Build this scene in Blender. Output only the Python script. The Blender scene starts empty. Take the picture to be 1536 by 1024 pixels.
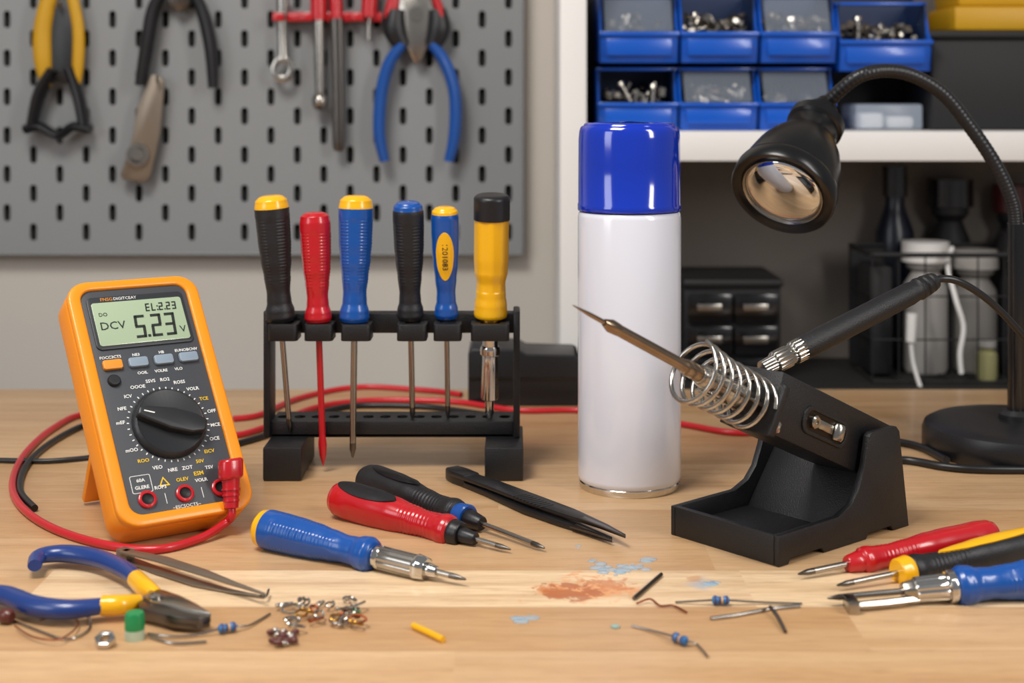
import bpy,bmesh,math,random
from mathutils import Vector,Matrix
random.seed(4)
F=2200.;YH=150.;H=.241
sc=bpy.context.scene
try: sc.view_settings.view_transform='Standard'
except Exception: pass
def W(x,y,D): return Vector(((x-768)*D/F,D,H-(y-YH)*D/F))
def T(x,y,z=0.):
    D=(H-z)*F/(y-YH); return Vector(((x-768)*D/F,D,z))
# ---------------------------------------------------------------- materials
def srgb(h):
    h=h.lstrip('#'); c=[int(h[i:i+2],16)/255 for i in (0,2,4)]
    return [x/12.92 if x<=.04045 else ((x+.055)/1.055)**2.4 for x in c]
MC={}
def mat(name,hx,rough=.5,metal=0.,bump=0.,bs=300.,var=.06,vs=25.,coat=0.,trans=0.,spec=.5,emit=0.,alpha=1.):
    if name in MC: return MC[name]
    m=bpy.data.materials.new(name); m.use_nodes=True; nt=m.node_tree; N=nt.nodes; L=nt.links
    p=N['Principled BSDF']; c=srgb(hx)
    tc=N.new('ShaderNodeTexCoord'); no=N.new('ShaderNodeTexNoise'); no.inputs['Scale'].default_value=vs; no.inputs['Detail'].default_value=3
    L.new(tc.outputs['Object'],no.inputs['Vector'])
    mx=N.new('ShaderNodeMix'); mx.data_type='RGBA'
    mx.inputs[6].default_value=[x*(1-var) for x in c]+[1]; mx.inputs[7].default_value=[min(1,x*(1+var)) for x in c]+[1]
    L.new(no.outputs['Fac'],mx.inputs[0]); L.new(mx.outputs[2],p.inputs['Base Color'])
    p.inputs['Roughness'].default_value=rough; p.inputs['Metallic'].default_value=metal
    p.inputs['Coat Weight'].default_value=coat; p.inputs['Coat Roughness'].default_value=.08
    p.inputs['Transmission Weight'].default_value=trans; p.inputs['Specular IOR Level'].default_value=spec
    p.inputs['Alpha'].default_value=alpha
    if emit: p.inputs['Emission Color'].default_value=c+[1]; p.inputs['Emission Strength'].default_value=emit
    if bump:
        n2=N.new('ShaderNodeTexNoise'); n2.inputs['Scale'].default_value=bs; n2.inputs['Detail'].default_value=4
        L.new(tc.outputs['Object'],n2.inputs['Vector'])
        b=N.new('ShaderNodeBump'); b.inputs['Strength'].default_value=bump; b.inputs['Distance'].default_value=.0006
        L.new(n2.outputs['Fac'],b.inputs['Height']); L.new(b.outputs['Normal'],p.inputs['Normal'])
    MC[name]=m; return m
BLK=mat('black_plastic','#151518',.38,bump=.15,bs=900)
BLK2=mat('black_textured','#131315',.44,bump=.5,bs=1500)
BLKG=mat('black_gloss','#0a0a0c',.2,coat=.4)
BLKS=mat('black_satin','#0d0d0f',.28,spec=.45)
BLKR=mat('black_rubber','#1a1a1d',.45,bump=.3,bs=1200)
YEL=mat('yellow_plastic','#f2b30a',.28,coat=.4)
YELD=mat('darker_yellow_plastic','#c4940c',.45)  # darker, rougher yellow than YEL
RED=mat('red_plastic','#b9121d',.28,coat=.4)
BLU=mat('blue_plastic','#0a4c9c',.3,coat=.35)
NAVY=mat('navy_grip','#15367a',.34,coat=.3,bump=.1)
CAPB=mat('cap_blue','#042fae',.12,coat=.8,var=.02)
WHT=mat('can_white','#dddfe9',.17,coat=.6,var=.01)
STEEL=mat('steel','#aca79f',.24,1.,var=.1)
DSTEEL=mat('dark_steel','#6a6560',.28,1.,var=.15)
CHR=mat('chrome','#cfcdc9',.12,1.,var=.04)
SPR=mat('spring_steel','#b9b5ae',.16,1.,var=.1)
BRZ=mat('bronze_steel','#8f7c69',.22,1.,var=.3,vs=90)
BRASS=mat('brass','#c09040',.25,1.)
ORG=mat('holster_orange','#f3920a',.4,coat=.18,var=.03,bump=.12,bs=700)
PAN=mat('meter_grey','#404348',.5,var=.03,bump=.1,bs=900)
DIALM=mat('dial_black','#202225',.4)
LCDM=mat('lcd_green','#a3b597',.25,var=.02,coat=.5)
LCDT=mat('lcd_ink','#1a201c',.5)
BTN=mat('button_grey','#8594a3',.45)
INKW=mat('print_white','#e6e6e2',.5); INKO=mat('print_orange','#e0902a',.5); INKY=mat('print_yellow','#e8bd20',.5)
REDC=mat('red_cable','#bd1824',.34,coat=.2); BLKC=mat('black_cable','#121214',.36)
WALL=mat('wall_paint','#c8c1b7',.85,var=.03,vs=3,bump=.1,bs=300)
PEG=mat('pegboard_grey','#888a8b',.5,var=.04,vs=8)
PEGD=mat('slot_shade','#141516',.8)  # near-black standing in for the shade behind the slots
SHELFW=mat('shelf_white','#e3e1de',.5,var=.02)
SHB=mat('shelf_back_grey','#736c65',.8,var=.05)
SHD=mat('shelf_dark','#1c1b1a',.7)
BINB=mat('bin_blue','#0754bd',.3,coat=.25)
CLEAR=mat('clear_plastic','#c8d4e4',.25,alpha=.12)
CLEARB=mat('clear_box_plastic','#c8d4e4',.25,alpha=.4)
WPL=mat('white_plastic','#a09d99',.4)
DRK=mat('dark_box','#131315',.6)
FLR=mat('floor_grey','#6a6560',.7)
GRN=mat('green_plastic','#1e8a4e',.35)
RESB=mat('resistor_blue','#2d6ea8',.35); COP=mat('copper','#9a5030',.35,.8); BRN=mat('brown_bead','#5a2a22',.3)
MIR=mat('lens_mirror','#e6ebf0',.02,1.,var=.04)
GLS=mat('droplet','#b4cfe0',.04,alpha=.5,coat=1.,var=.2,vs=200)
TAN=mat('tan_steel','#8a7e70',.4,.7)
# ---------------------------------------------------------------- mesh helpers
def cr(pts,n=8):
    P=[Vector(p) for p in pts]; out=[]
    for i in range(len(P)-1):
        a=P[max(i-1,0)];b=P[i];c=P[i+1];d=P[min(i+2,len(P)-1)]
        for k in range(n):
            t=k/n
            out.append(.5*((2*b)+(c-a)*t+(2*a-5*b+4*c-d)*t*t+(3*b-a-3*c+d)*t**3))
    out.append(P[-1].copy()); return out
def bev(bm,w,seg=2,ang=.5):
    if w<=0: return bm
    bm.normal_update()
    es=[e for e in bm.edges if len(e.link_faces)==2 and e.calc_face_angle(0)>ang]
    if es: bmesh.ops.bevel(bm,geom=es,offset=w,segments=seg,affect='EDGES',profile=.5,clamp_overlap=True)
    return bm
def bx(x0,x1,y0,y1,z0,z1,b=0.,M=None,seg=2):
    bm=bmesh.new(); bmesh.ops.create_cube(bm,size=1)
    for v in bm.verts: v.co=Vector(((x0+x1)/2+v.co.x*(x1-x0),(y0+y1)/2+v.co.y*(y1-y0),(z0+z1)/2+v.co.z*(z1-z0)))
    bev(bm,b,seg)
    if M: bm.transform(M)
    return bm
def poly(pts,vec,b=0.,seg=2):
    bm=bmesh.new(); vec=Vector(vec)
    A=[bm.verts.new(Vector(p)) for p in pts]; B=[bm.verts.new(Vector(p)+vec) for p in pts]
    n=len(A); bm.faces.new(A[::-1]); bm.faces.new(B)
    for i in range(n): bm.faces.new((A[i],A[(i+1)%n],B[(i+1)%n],B[i]))
    bmesh.ops.recalc_face_normals(bm,faces=bm.faces); bev(bm,b,seg,.6); return bm
def prism(o,z0,z1,M=None,b=0.,seg=2,ang=.6):
    bm=poly([(p[0],p[1],z0) for p in o],(0,0,z1-z0))
    bev(bm,b,seg,ang)
    if M: bm.transform(M)
    return bm
def rr(w,h,r,cx=0,cy=0,n=5):
    o=[]
    for sx,sy,a0 in ((1,1,0),(-1,1,90),(-1,-1,180),(1,-1,270)):
        for k in range(n+1):
            a=math.radians(a0+90*k/n); o.append((cx+sx*(w/2-r)+r*math.cos(a),cy+sy*(h/2-r)+r*math.sin(a)))
    return o
def ring(oo,ii,z0,z1,M=None,b=0.):
    bm=bmesh.new(); n=len(oo)
    V=[[bm.verts.new((p[0],p[1],z)) for p in o] for o,z in ((oo,z0),(oo,z1),(ii,z1),(ii,z0))]
    for k in range(4):
        a=V[k];c=V[(k+1)%4]
        for i in range(n): bm.faces.new((a[i],a[(i+1)%n],c[(i+1)%n],c[i]))
    bmesh.ops.recalc_face_normals(bm,faces=bm.faces); bev(bm,b,2,.6)
    if M: bm.transform(M)
    return bm
def lathe(prof,M=None,seg=32,fn=None):
    bm=bmesh.new(); R=[]
    for r,z in prof:
        if r<1e-7: R.append([bm.verts.new((0,0,z))])
        else:
            row=[]
            for i in range(seg):
                a=2*math.pi*i/seg; q=r*(fn(a,z) if fn else 1)
                row.append(bm.verts.new((q*math.cos(a),q*math.sin(a),z)))
            R.append(row)
    for a,b in zip(R,R[1:]):
        if len(a)==1 and len(b)==1: continue
        for i in range(seg):
            j=(i+1)%seg
            if len(a)==1: bm.faces.new((a[0],b[i],b[j]))
            elif len(b)==1: bm.faces.new((a[i],b[0],a[j]))
            else: bm.faces.new((a[i],b[i],b[j],a[j]))
    bmesh.ops.recalc_face_normals(bm,faces=bm.faces)
    if M: bm.transform(M)
    return bm
def frame(A,B,up=(0,0,1)):
    A=Vector(A);z=(Vector(B)-A).normalized(); up=Vector(up)
    if abs(z.dot(up))>.97: up=Vector((0,-1,0))
    x=up.cross(z).normalized(); y=z.cross(x)
    M=Matrix((x,y,z)).transposed().to_4x4(); M.translation=A; return M
def tube(pts,r,seg=12,n=8,smooth=True,flat=1.,upv=None):
    pts=[Vector(p) for p in pts]
    rs=r if isinstance(r,(list,tuple)) else [r]*len(pts)
    if smooth and len(pts)>2:
        P=cr(pts,n); Rr=[v[0] for v in cr([Vector((a,0,0)) for a in rs],n)]
    else: P=pts;Rr=rs
    bm=bmesh.new(); rings=[]; prev=None
    for i,p in enumerate(P):
        t=(P[min(i+1,len(P)-1)]-P[max(i-1,0)])
        t=t.normalized() if t.length>0 else Vector((0,0,1))
        if prev is None:
            u=Vector(upv) if upv else Vector((0,0,1))
            if abs(u.dot(t))>.95: u=Vector((0,1,0))
            x=u.cross(t).normalized()
        else:
            x=(prev-t*prev.dot(t)).normalized()
        prev=x; y=t.cross(x)
        rings.append([bm.verts.new(p+(x*math.cos(2*math.pi*k/seg)+y*flat*math.sin(2*math.pi*k/seg))*max(Rr[i],1e-5)) for k in range(seg)])
    for a,b in zip(rings,rings[1:]):
        for k in range(seg): bm.faces.new((a[k],a[(k+1)%seg],b[(k+1)%seg],b[k]))
    bm.faces.new(rings[0][::-1]); bm.faces.new(rings[-1])
    return bm
def ball(c,r,s=(1,1,1),M=None,seg=16):
    bm=bmesh.new(); bmesh.ops.create_uvsphere(bm,u_segments=seg,v_segments=seg//2+2,radius=r)
    for v in bm.verts: v.co=Vector((v.co.x*s[0],v.co.y*s[1],v.co.z*s[2]))
    if M: bm.transform(M)
    bm.transform(Matrix.Translation(Vector(c))); return bm
def textbm(body,size,M,ext=.00008,ax='CENTER',bold=0.):
    cu=bpy.data.curves.new('t','FONT'); cu.body=body; cu.size=size; cu.extrude=ext; cu.align_x=ax; cu.align_y='CENTER'; cu.resolution_u=2; cu.offset=bold
    ob=bpy.data.objects.new('t',cu); bpy.context.collection.objects.link(ob)
    dg=bpy.context.evaluated_depsgraph_get(); me=bpy.data.meshes.new_from_object(ob.evaluated_get(dg))
    bm=bmesh.new(); bm.from_mesh(me); bm.transform(M)
    bpy.data.objects.remove(ob); bpy.data.curves.remove(cu); bpy.data.meshes.remove(me); return bm
WM={}
def thing(name,label,cat,base=(0,0,0),group=None):
    e=bpy.data.objects.new(name,None); e.empty_display_size=.01; bpy.context.collection.objects.link(e)
    e.location=Vector(base); WM[e.name]=Matrix.Translation(Vector(base)); e['label']=label; e['category']=cat
    if group: e['group']=group
    return e
def part(name,items,mats,parent=None,base=None,label=None,cat=None,group=None,kind=None,ang=38,flatsh=False):
    if not isinstance(items,list): items=[items]
    if not isinstance(mats,list): mats=[mats]
    me=bpy.data.meshes.new(name); out=bmesh.new()
    for it in items:
        b,mi=it if isinstance(it,tuple) else (it,0)
        for f in b.faces: f.material_index=mi
        tmp=bpy.data.meshes.new('x'); b.to_mesh(tmp); b.free(); out.from_mesh(tmp); bpy.data.meshes.remove(tmp)
    off=WM[parent.name].copy() if parent else Matrix.Translation(Vector(base or (0,0,0)))
    out.transform(off.inverted()); out.to_mesh(me); out.free()
    for m in mats: me.materials.append(m)
    me.polygons.foreach_set('use_smooth',[not flatsh]*len(me.polygons))
    me.set_sharp_from_angle(angle=math.radians(ang))
    ob=bpy.data.objects.new(name,me); bpy.context.collection.objects.link(ob)
    if parent: ob.parent=parent; WM[ob.name]=WM[parent.name].copy()
    else: ob.location=Vector(base or (0,0,0)); WM[ob.name]=off
    if label: ob['label']=label
    if cat: ob['category']=cat
    if group: ob['group']=group
    if kind: ob['kind']=kind
    return ob
def slotcell(bm,x0,x1,y0,y1,cx,cy,r,hl,depth,z=0):
    A=[math.radians(a) for a in range(0,360,24)]
    for X,Y in ((x0,y0),(x1,y0),(x0,y1),(x1,y1)): A.append(math.atan2(Y-cy,X-cx)%(2*math.pi))
    A=sorted(set(round(a,5) for a in A)); I=[];O=[];D=[]
    for a in A:
        c,s=math.cos(a),math.sin(a); t=1e9
        if c>1e-9: t=min(t,(x1-cx)/c)
        if c<-1e-9: t=min(t,(x0-cx)/c)
        if s>1e-9: t=min(t,(y1-cy)/s)
        if s<-1e-9: t=min(t,(y0-cy)/s)
        O.append(bm.verts.new((cx+c*t,cy+s*t,z)))
        e=hl if s>0 else -hl
        if abs(s)<1e-6: e=0
        I.append(bm.verts.new((cx+c*r,cy+s*r+e,z))); D.append(bm.verts.new((cx+c*r,cy+s*r+e,z-depth)))
    n=len(A)
    for i in range(n):
        j=(i+1)%n
        bm.faces.new((O[i],O[j],I[j],I[i])); bm.faces.new((I[i],I[j],D[j],D[i]))
# ================================================================= SETTING
part('wall_back',bx(-1.6,1.6,1.5,1.56,-.75,1.5),WALL,kind='structure')
part('floor',bx(-1.6,1.6,-1.2,1.56,-.8,-.75),FLR,kind='structure')
def tablemat():
    m=bpy.data.materials.new('butcher_block_wood'); m.use_nodes=True; nt=m.node_tree; N=nt.nodes; L=nt.links; p=N['Principled BSDF']
    tc=N.new('ShaderNodeTexCoord'); mp=N.new('ShaderNodeVectorMath'); mp.operation='ADD'; mp.inputs[1].default_value=(0,.84,-.75)
    L.new(tc.outputs['Object'],mp.inputs[0]); VEC=mp.outputs[0]
    sep=N.new('ShaderNodeSeparateXYZ'); L.new(VEC,sep.inputs[0])
    def mth(op,a,b=None,c=None):
        n=N.new('ShaderNodeMath'); n.operation=op
        for i,v in enumerate((a,b,c)):
            if v is None: continue
            if isinstance(v,(int,float)): n.inputs[i].default_value=v
            else: L.new(v,n.inputs[i])
        return n.outputs[0]
    def mixc(f,a,b,mode='MIX'):
        n=N.new('ShaderNodeMix'); n.data_type='RGBA'; n.blend_type=mode
        for i,v in ((0,f),(6,a),(7,b)):
            if isinstance(v,(int,float)): n.inputs[i].default_value=v
            elif isinstance(v,(list,tuple)): n.inputs[i].default_value=list(v)+[1]
            else: L.new(v,n.inputs[i])
        return n.outputs[2]
    X,Y=sep.outputs[0],sep.outputs[1]
    row=mth('FLOOR',mth('DIVIDE',mth('SUBTRACT',Y,.037),.055))
    w0=N.new('ShaderNodeTexWhiteNoise'); w0.noise_dimensions='1D'; L.new(row,w0.inputs['W'])
    colx=mth('FLOOR',mth('ADD',mth('DIVIDE',X,.62),mth('MULTIPLY',w0.outputs[0],7.3)))
    w1=N.new('ShaderNodeTexWhiteNoise'); w1.noise_dimensions='2D'; cb=N.new('ShaderNodeCombineXYZ'); L.new(row,cb.inputs[0]); L.new(colx,cb.inputs[1]); L.new(cb.outputs[0],w1.inputs['Vector'])
    def noi(sx,sy,scale,det=4,dist=0.):
        cv=N.new('ShaderNodeCombineXYZ'); L.new(mth('MULTIPLY',X,sx),cv.inputs[0]); L.new(mth('MULTIPLY',Y,sy),cv.inputs[1]); L.new(mth('MULTIPLY',w1.outputs[0],9.),cv.inputs[2])
        n=N.new('ShaderNodeTexNoise'); n.inputs['Scale'].default_value=scale; n.inputs['Detail'].default_value=det; n.inputs['Distortion'].default_value=dist
        L.new(cv.outputs[0],n.inputs['Vector']); return n.outputs['Fac']
    g1=noi(3.,60.,1.6,4,.3); g2=noi(14.,420.,2.2,3); g3=noi(1.5,14.,2.,3,.6); g4=noi(40.,900.,2.,2)
    base=mixc(w1.outputs[0],srgb('#c0976b'),srgb('#d3ad82'))
    inplank=mth('MULTIPLY',mth('GREATER_THAN',Y,.697),mth('LESS_THAN',Y,.752))
    inx=mth('GREATER_THAN',X,-.235)
    base=mixc(mth('MULTIPLY',mth('MULTIPLY',inplank,inx),.9),base,srgb('#eccea6'))
    mr=N.new('ShaderNodeMapRange'); L.new(g1,mr.inputs[0]); mr.inputs[1].default_value=.42; mr.inputs[2].default_value=.72
    base=mixc(mth('MULTIPLY',mr.outputs[0],.5),base,srgb('#ad8256'))
    mr2=N.new('ShaderNodeMapRange'); L.new(g2,mr2.inputs[0]); mr2.inputs[1].default_value=.5; mr2.inputs[2].default_value=.75
    base=mixc(mth('MULTIPLY',mr2.outputs[0],.5),base,srgb('#946a42'))
    mr4=N.new('ShaderNodeMapRange'); L.new(g4,mr4.inputs[0]); mr4.inputs[1].default_value=.55; mr4.inputs[2].default_value=.7
    base=mixc(mth('MULTIPLY',mr4.outputs[0],.35),base,srgb('#86603a'))
    mr3=N.new('ShaderNodeMapRange'); L.new(g3,mr3.inputs[0]); mr3.inputs[1].default_value=.45; mr3.inputs[2].default_value=.8
    base=mixc(mth('MULTIPLY',mr3.outputs[0],.35),base,srgb('#e6caa3'))
    fr=mth('FRACT',mth('DIVIDE',mth('SUBTRACT',Y,.037),.055)); seam=mth('LESS_THAN',fr,.014)
    base=mixc(mth('MULTIPLY',seam,.4),base,srgb('#7c5a38'))
    def stain(cx,cy,rx,ry,col,amt,base,sc=90,hard=.25,k=3.2):
        n=N.new('ShaderNodeTexNoise'); n.inputs['Scale'].default_value=sc; n.inputs['Detail'].default_value=6; n.inputs['Roughness'].default_value=.65; n.inputs['Distortion'].default_value=.6
        L.new(VEC,n.inputs['Vector'])
        dx=mth('DIVIDE',mth('SUBTRACT',X,cx),rx); dy=mth('DIVIDE',mth('SUBTRACT',Y,cy),ry)
        d=mth('SQRT',mth('ADD',mth('MULTIPLY',dx,dx),mth('MULTIPLY',dy,dy)))
        v=mth('ADD',mth('MULTIPLY',mth('SUBTRACT',n.outputs['Fac'],.5),k),mth('SUBTRACT',1.,d))
        r=N.new('ShaderNodeMapRange'); L.new(v,r.inputs[0]); r.inputs[1].default_value=.05; r.inputs[2].default_value=hard+.05
        return mixc(mth('MULTIPLY',r.outputs[0],amt),base,srgb(col))
    def c(x,y): t=T(x,y); return t.x,t.y
    base=stain(*c(878,882),.027,.021,'#d98a48',.7,base,sc=70,k=4.5,hard=.5)
    base=stain(*c(908,877),.012,.010,'#bb6222',.6,base,sc=130,k=5.)
    base=stain(*c(850,888),.015,.012,'#a24c12',.75,base,sc=110,k=5.)
    base=stain(*c(820,884),.007,.006,'#bb6222',.6,base,sc=180,k=5.)
    base=stain(*c(1054,876),.008,.012,'#85a8c4',.5,base,sc=60,k=2.4,hard=.8)
    base=stain(*c(1040,868),.005,.006,'#c08048',.5,base,sc=90,k=3.,hard=.5)
    L.new(base,p.inputs['Base Color']); p.inputs['Roughness'].default_value=.4; p.inputs['Coat Weight'].default_value=.08
    b=N.new('ShaderNodeBump'); b.inputs['Strength'].default_value=.25; b.inputs['Distance'].default_value=.0003; L.new(g2,b.inputs['Height']); L.new(b.outputs[0],p.inputs['Normal'])
    return m
tb=thing('workbench','light wood butcher-block workbench with stained work surface','workbench',(0,.84,-.75))
part('worktop',bx(-.95,.95,.42,1.224,-.035,0,.002),tablemat(),tb)
for sx in (-.9,.86):
    for sy in (.46,1.14): part('leg',bx(sx,sx+.05,sy,sy+.05,-.75,-.035,.002),SHELFW,tb)
# ================================================================= PEGBOARD
pg=thing('pegboard','grey metal pegboard with staggered vertical slots on the wall','pegboard',(-.27,1.49,.09))
D0=1.48;S0=F/D0
bm=bmesh.new()
def lx(x): return (x-768)/S0
def lz(y): return H-(y-YH)/S0
for k in range(-4,19):
    xc=50+39.6*k; x0,x1=lx(xc-19.8),lx(xc+19.8); off=348 if k%2==0 else 319
    for j in range(0,9):
        yc=off-58*j; slotcell(bm,x0,x1,lz(yc+29),lz(yc-29),lx(xc),lz(yc),.0036,.0052,.004)
    y1=348 if k%2 else 377
    bm.faces.new([bm.verts.new((a,b,0)) for a,b in ((x0,lz(378.5)),(x1,lz(378.5)),(x1,lz(y1)),(x0,lz(y1)))])
bm.transform(Matrix(((1,0,0,0),(0,0,-1,D0),(0,1,0,0),(0,0,0,1))))
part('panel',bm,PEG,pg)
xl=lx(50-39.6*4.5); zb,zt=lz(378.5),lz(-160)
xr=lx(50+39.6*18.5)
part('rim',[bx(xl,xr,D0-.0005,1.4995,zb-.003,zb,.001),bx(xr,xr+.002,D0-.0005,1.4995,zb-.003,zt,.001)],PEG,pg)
part('backing',bx(xl,xr,1.487,1.499,zb,zt),PEGD,pg)  # dark sheet added so the slots look deep in shade
DW=1.462
def Wp(x,y,D=DW): return W(x,y,D)
for x,y in ((90,10),(268,-5),(424,-5),(624,-12),(236,122)): part('hook',[tube([Wp(x,y,1.486),Wp(x,y,1.452),Wp(x,y-8,1.448)],.0016,8,smooth=False)],STEEL,pg)
h=thing('wire_stripper','hanging wire stripper with yellow and black grips','pliers',Wp(88,200))
part('grip',[tube([Wp(76,-15),Wp(64,40),Wp(64,90),Wp(70,130)],[.008,.009,.009,.005],flat=.7)],YELD,h)
part('grip',[tube([Wp(106,-15),Wp(117,40),Wp(117,95),Wp(112,140)],[.006,.006,.006,.004],flat=.7)],YELD,h)
part('head',[poly([Wp(*q) for q in ((74,-10),(108,-10),(113,60),(116,105),(104,128),(88,118),(72,126),(66,100),(68,60))],(0,.01,0),.0015)],BLK,h)
part('frame',[tube([Wp(80,104),Wp(60,140),Wp(48,188)],[.011,.0125,.0105],flat=.5),tube([Wp(104,102),Wp(118,145),Wp(126,188)],[.010,.011,.0105],flat=.5),tube([Wp(38,194),Wp(60,190),Wp(88,203),Wp(110,190),Wp(136,194)],[.010,.010,.009,.010,.010],flat=.5)],BLK,h)
h=thing('pliers','hanging pliers with matte black handles','pliers',Wp(260,140))
part('handle',[tube([Wp(252,-20),Wp(232,10),Wp(222,60),Wp(211,128)],[.008,.011,.0115,.0095],flat=.6)],BLKR,h)
part('handle',[tube([Wp(285,-20),Wp(303,15),Wp(316,70),Wp(320,132)],[.008,.0105,.011,.0085],flat=.6)],BLKR,h)
part('head',[poly([Wp(*q) for q in ((245,-30),(292,-30),(284,8),(268,18),(252,8))],(0,.008,0),.001)],DSTEEL,h)
h=thing('scraper','worn metal scraper blade with a bolt hanging on the pegboard','tool',Wp(205,270))
part('blade',[poly([Wp(*q) for q in ((226,112),(238,112),(246,122),(240,200),(226,262),(218,274),(184,270),(180,262),(196,215),(206,160))],(0,.006,0),.001)],TAN,h)
part('bolt',[lathe([(0,0),(.006,0),(.008,.002),(.008,.004),(.011,.004),(.011,.006)],frame(Wp(206,232,1.452),Wp(206,232,1.47)))],STEEL,h)
h=thing('combination_wrench','steel ring wrench hanging on the pegboard','wrench',Wp(424,120))
part('shank',[tube([Wp(424,-10),Wp(423,50),Wp(424,90)],[.0065,.0045,.0055],flat=.6)],STEEL,h)
c=Wp(424,104);part('ring_end',[ring([(.0115*math.cos(a*.3927),.0135*math.sin(a*.3927)) for a in range(16)],[(.0055*math.cos(a*.3927),.0065*math.sin(a*.3927)) for a in range(16)],-.003,.003,Matrix.Translation(c)@Matrix.Rotation(math.pi/2,4,'X'),.001)],STEEL,h)
h=thing('tool_rack','red plastic tool rack clipped to the pegboard','rack',Wp(490,30))
part('bar',[bx(Wp(408,0).x,Wp(572,0).x,1.463,1.4795,Wp(0,32).z,Wp(0,18).z,.001)],RED,h)
for x in (412,455,530): part('clip',[bx(Wp(x,0).x,Wp(x+16,0).x,1.45,1.464,Wp(0,32).z,Wp(0,20).z,.001)],RED,h)
h=thing('nut_driver','steel rod tool with rounded end hanging in the red rack','screwdriver',Wp(480,165))
part('handle',[tube([Wp(478,-25),Wp(478,30)],.0085)],RED,h); part('shaft',[tube([Wp(478,28),Wp(480,142)],[.0058,.0048])],STEEL,h); part('tip',[ball(Wp(480,152),.0082,(1,1,1.2))],STEEL,h)
h=thing('chisel','long thin steel bar tool hanging in the red rack','tool',Wp(507,225))
part('handle',[tube([Wp(503,-25),Wp(505,28)],.0065)],RED,h); part('shaft',[tube([Wp(505,26),Wp(507,120),Wp(508,215),Wp(508,226)],[.0068,.006,.006,.002],flat=.5)],DSTEEL,h)
h=thing('screwdriver','red handled screwdriver hanging in the rack','screwdriver',Wp(554,30))
part('handle',[tube([Wp(556,-25),Wp(553,26)],.008)],RED,h); part('shaft',[tube([Wp(553,24),Wp(553,60)],.002)],STEEL,h)
h=thing('combination_pliers','hanging pliers with curved blue handles and red collars','pliers',Wp(625,250))
part('handle',[tube([Wp(604,66),Wp(584,95),Wp(572,140),Wp(569,200),Wp(577,242)],[.0075,.009,.0092,.009,.0072],flat=.7)],BLU,h)
part('handle',[tube([Wp(648,66),Wp(668,95),Wp(682,140),Wp(682,200),Wp(673,242)],[.0075,.009,.0092,.009,.0072],flat=.7)],BLU,h)
for a in ((594,-20,588,10,585,28),(646,-20,658,10,663,28)): part('red_collar',[tube([Wp(a[0],a[1]),Wp(a[2],a[3]),Wp(a[4],a[5])],[.005,.0065,.0065],flat=.7)],RED,h)
for a in ((594,14,592,44,604,70),(656,14,658,44,648,70)): part('black_collar',[tube([Wp(a[0],a[1]),Wp(a[2],a[3]),Wp(a[4],a[5])],[.0085,.0115,.008],flat=.7)],BLK,h)
part('jaws',[poly([Wp(*q) for q in ((600,-20),(645,-20),(652,20),(646,55),(632,92),(622,96),(610,70),(598,50),(598,15))],(0,.012,0),.0015),lathe([(0,0),(.007,0),(.007,.004)],frame(Wp(624,20,1.458),Wp(624,20,1.48)))],STEEL,h)
# ================================================================= SHELVING
su=thing('shelving_unit','white shelving unit with dark lower shelf','shelf',(.33,1.41,-.75))
part('side_panel',bx(.0432,.0672,1.32,1.497,-.75,.95,.001),SHELFW,su)
part('side_panel',bx(.64,.664,1.32,1.497,-.75,.95,.001),SHELFW,su)
part('shelf',bx(.0672,.64,1.32,1.49,.186,.2128,.001),SHELFW,su)
part('shelf',bx(.0672,.64,1.32,1.49,.56,.585,.001),SHELFW,su)
part('shelf',bx(.0672,.64,1.33,1.49,-.045,-.0205,.001),SHD,su,label='dark lower shelf')
part('back_panel',bx(.0672,.64,1.49,1.497,-.75,.95),SHB,su)
rk=part('bin_rack',[bx(.07,.40,1.462,1.482,.2135,.345,.001)],DRK,base=(.2,1.46,.2135),label='black backing rack behind blue parts bins',cat='rack')
def pile(x0,x1,y0,y1,z,n,label,mt,r=.0065):
    its=[(bx(x0-.004,x1+.004,y0+.004,y1,z-.016,z-.002,.002),1)]
    for i in range(n):
        p=(random.uniform(x0,x1),random.uniform(y0,y0+.05),z+random.uniform(.000,.014))
        Mx=Matrix.Translation(Vector(p))@Matrix.Rotation(random.uniform(0,6),4,'Z')@Matrix.Rotation(random.uniform(0,3),4,'X')
        k=i%3
        if k==0: its.append(ring([(r*math.cos(a*.7854),r*math.sin(a*.7854)) for a in range(8)],[(r*.55*math.cos(a*.7854),r*.55*math.sin(a*.7854)) for a in range(8)],-r*.3,r*.3,Mx))
        elif k==1: its.append(lathe([(0,-r*1.6),(r*.3,-r*1.6),(r*.3,r),(r*.75,r),(r*.6,r*1.5),(0,r*1.6)],Mx,10))
        else: its.append(lathe([(0,-r*.6),(r*.8,-r*.6),(r*.8,r*.6),(0,r*.6)],Mx,6))
    return part('metal_hardware',its,[mt,DSTEEL],base=((x0+x1)/2,(y0+y1)/2,z),label=label,cat='hardware',kind='stuff')
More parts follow.
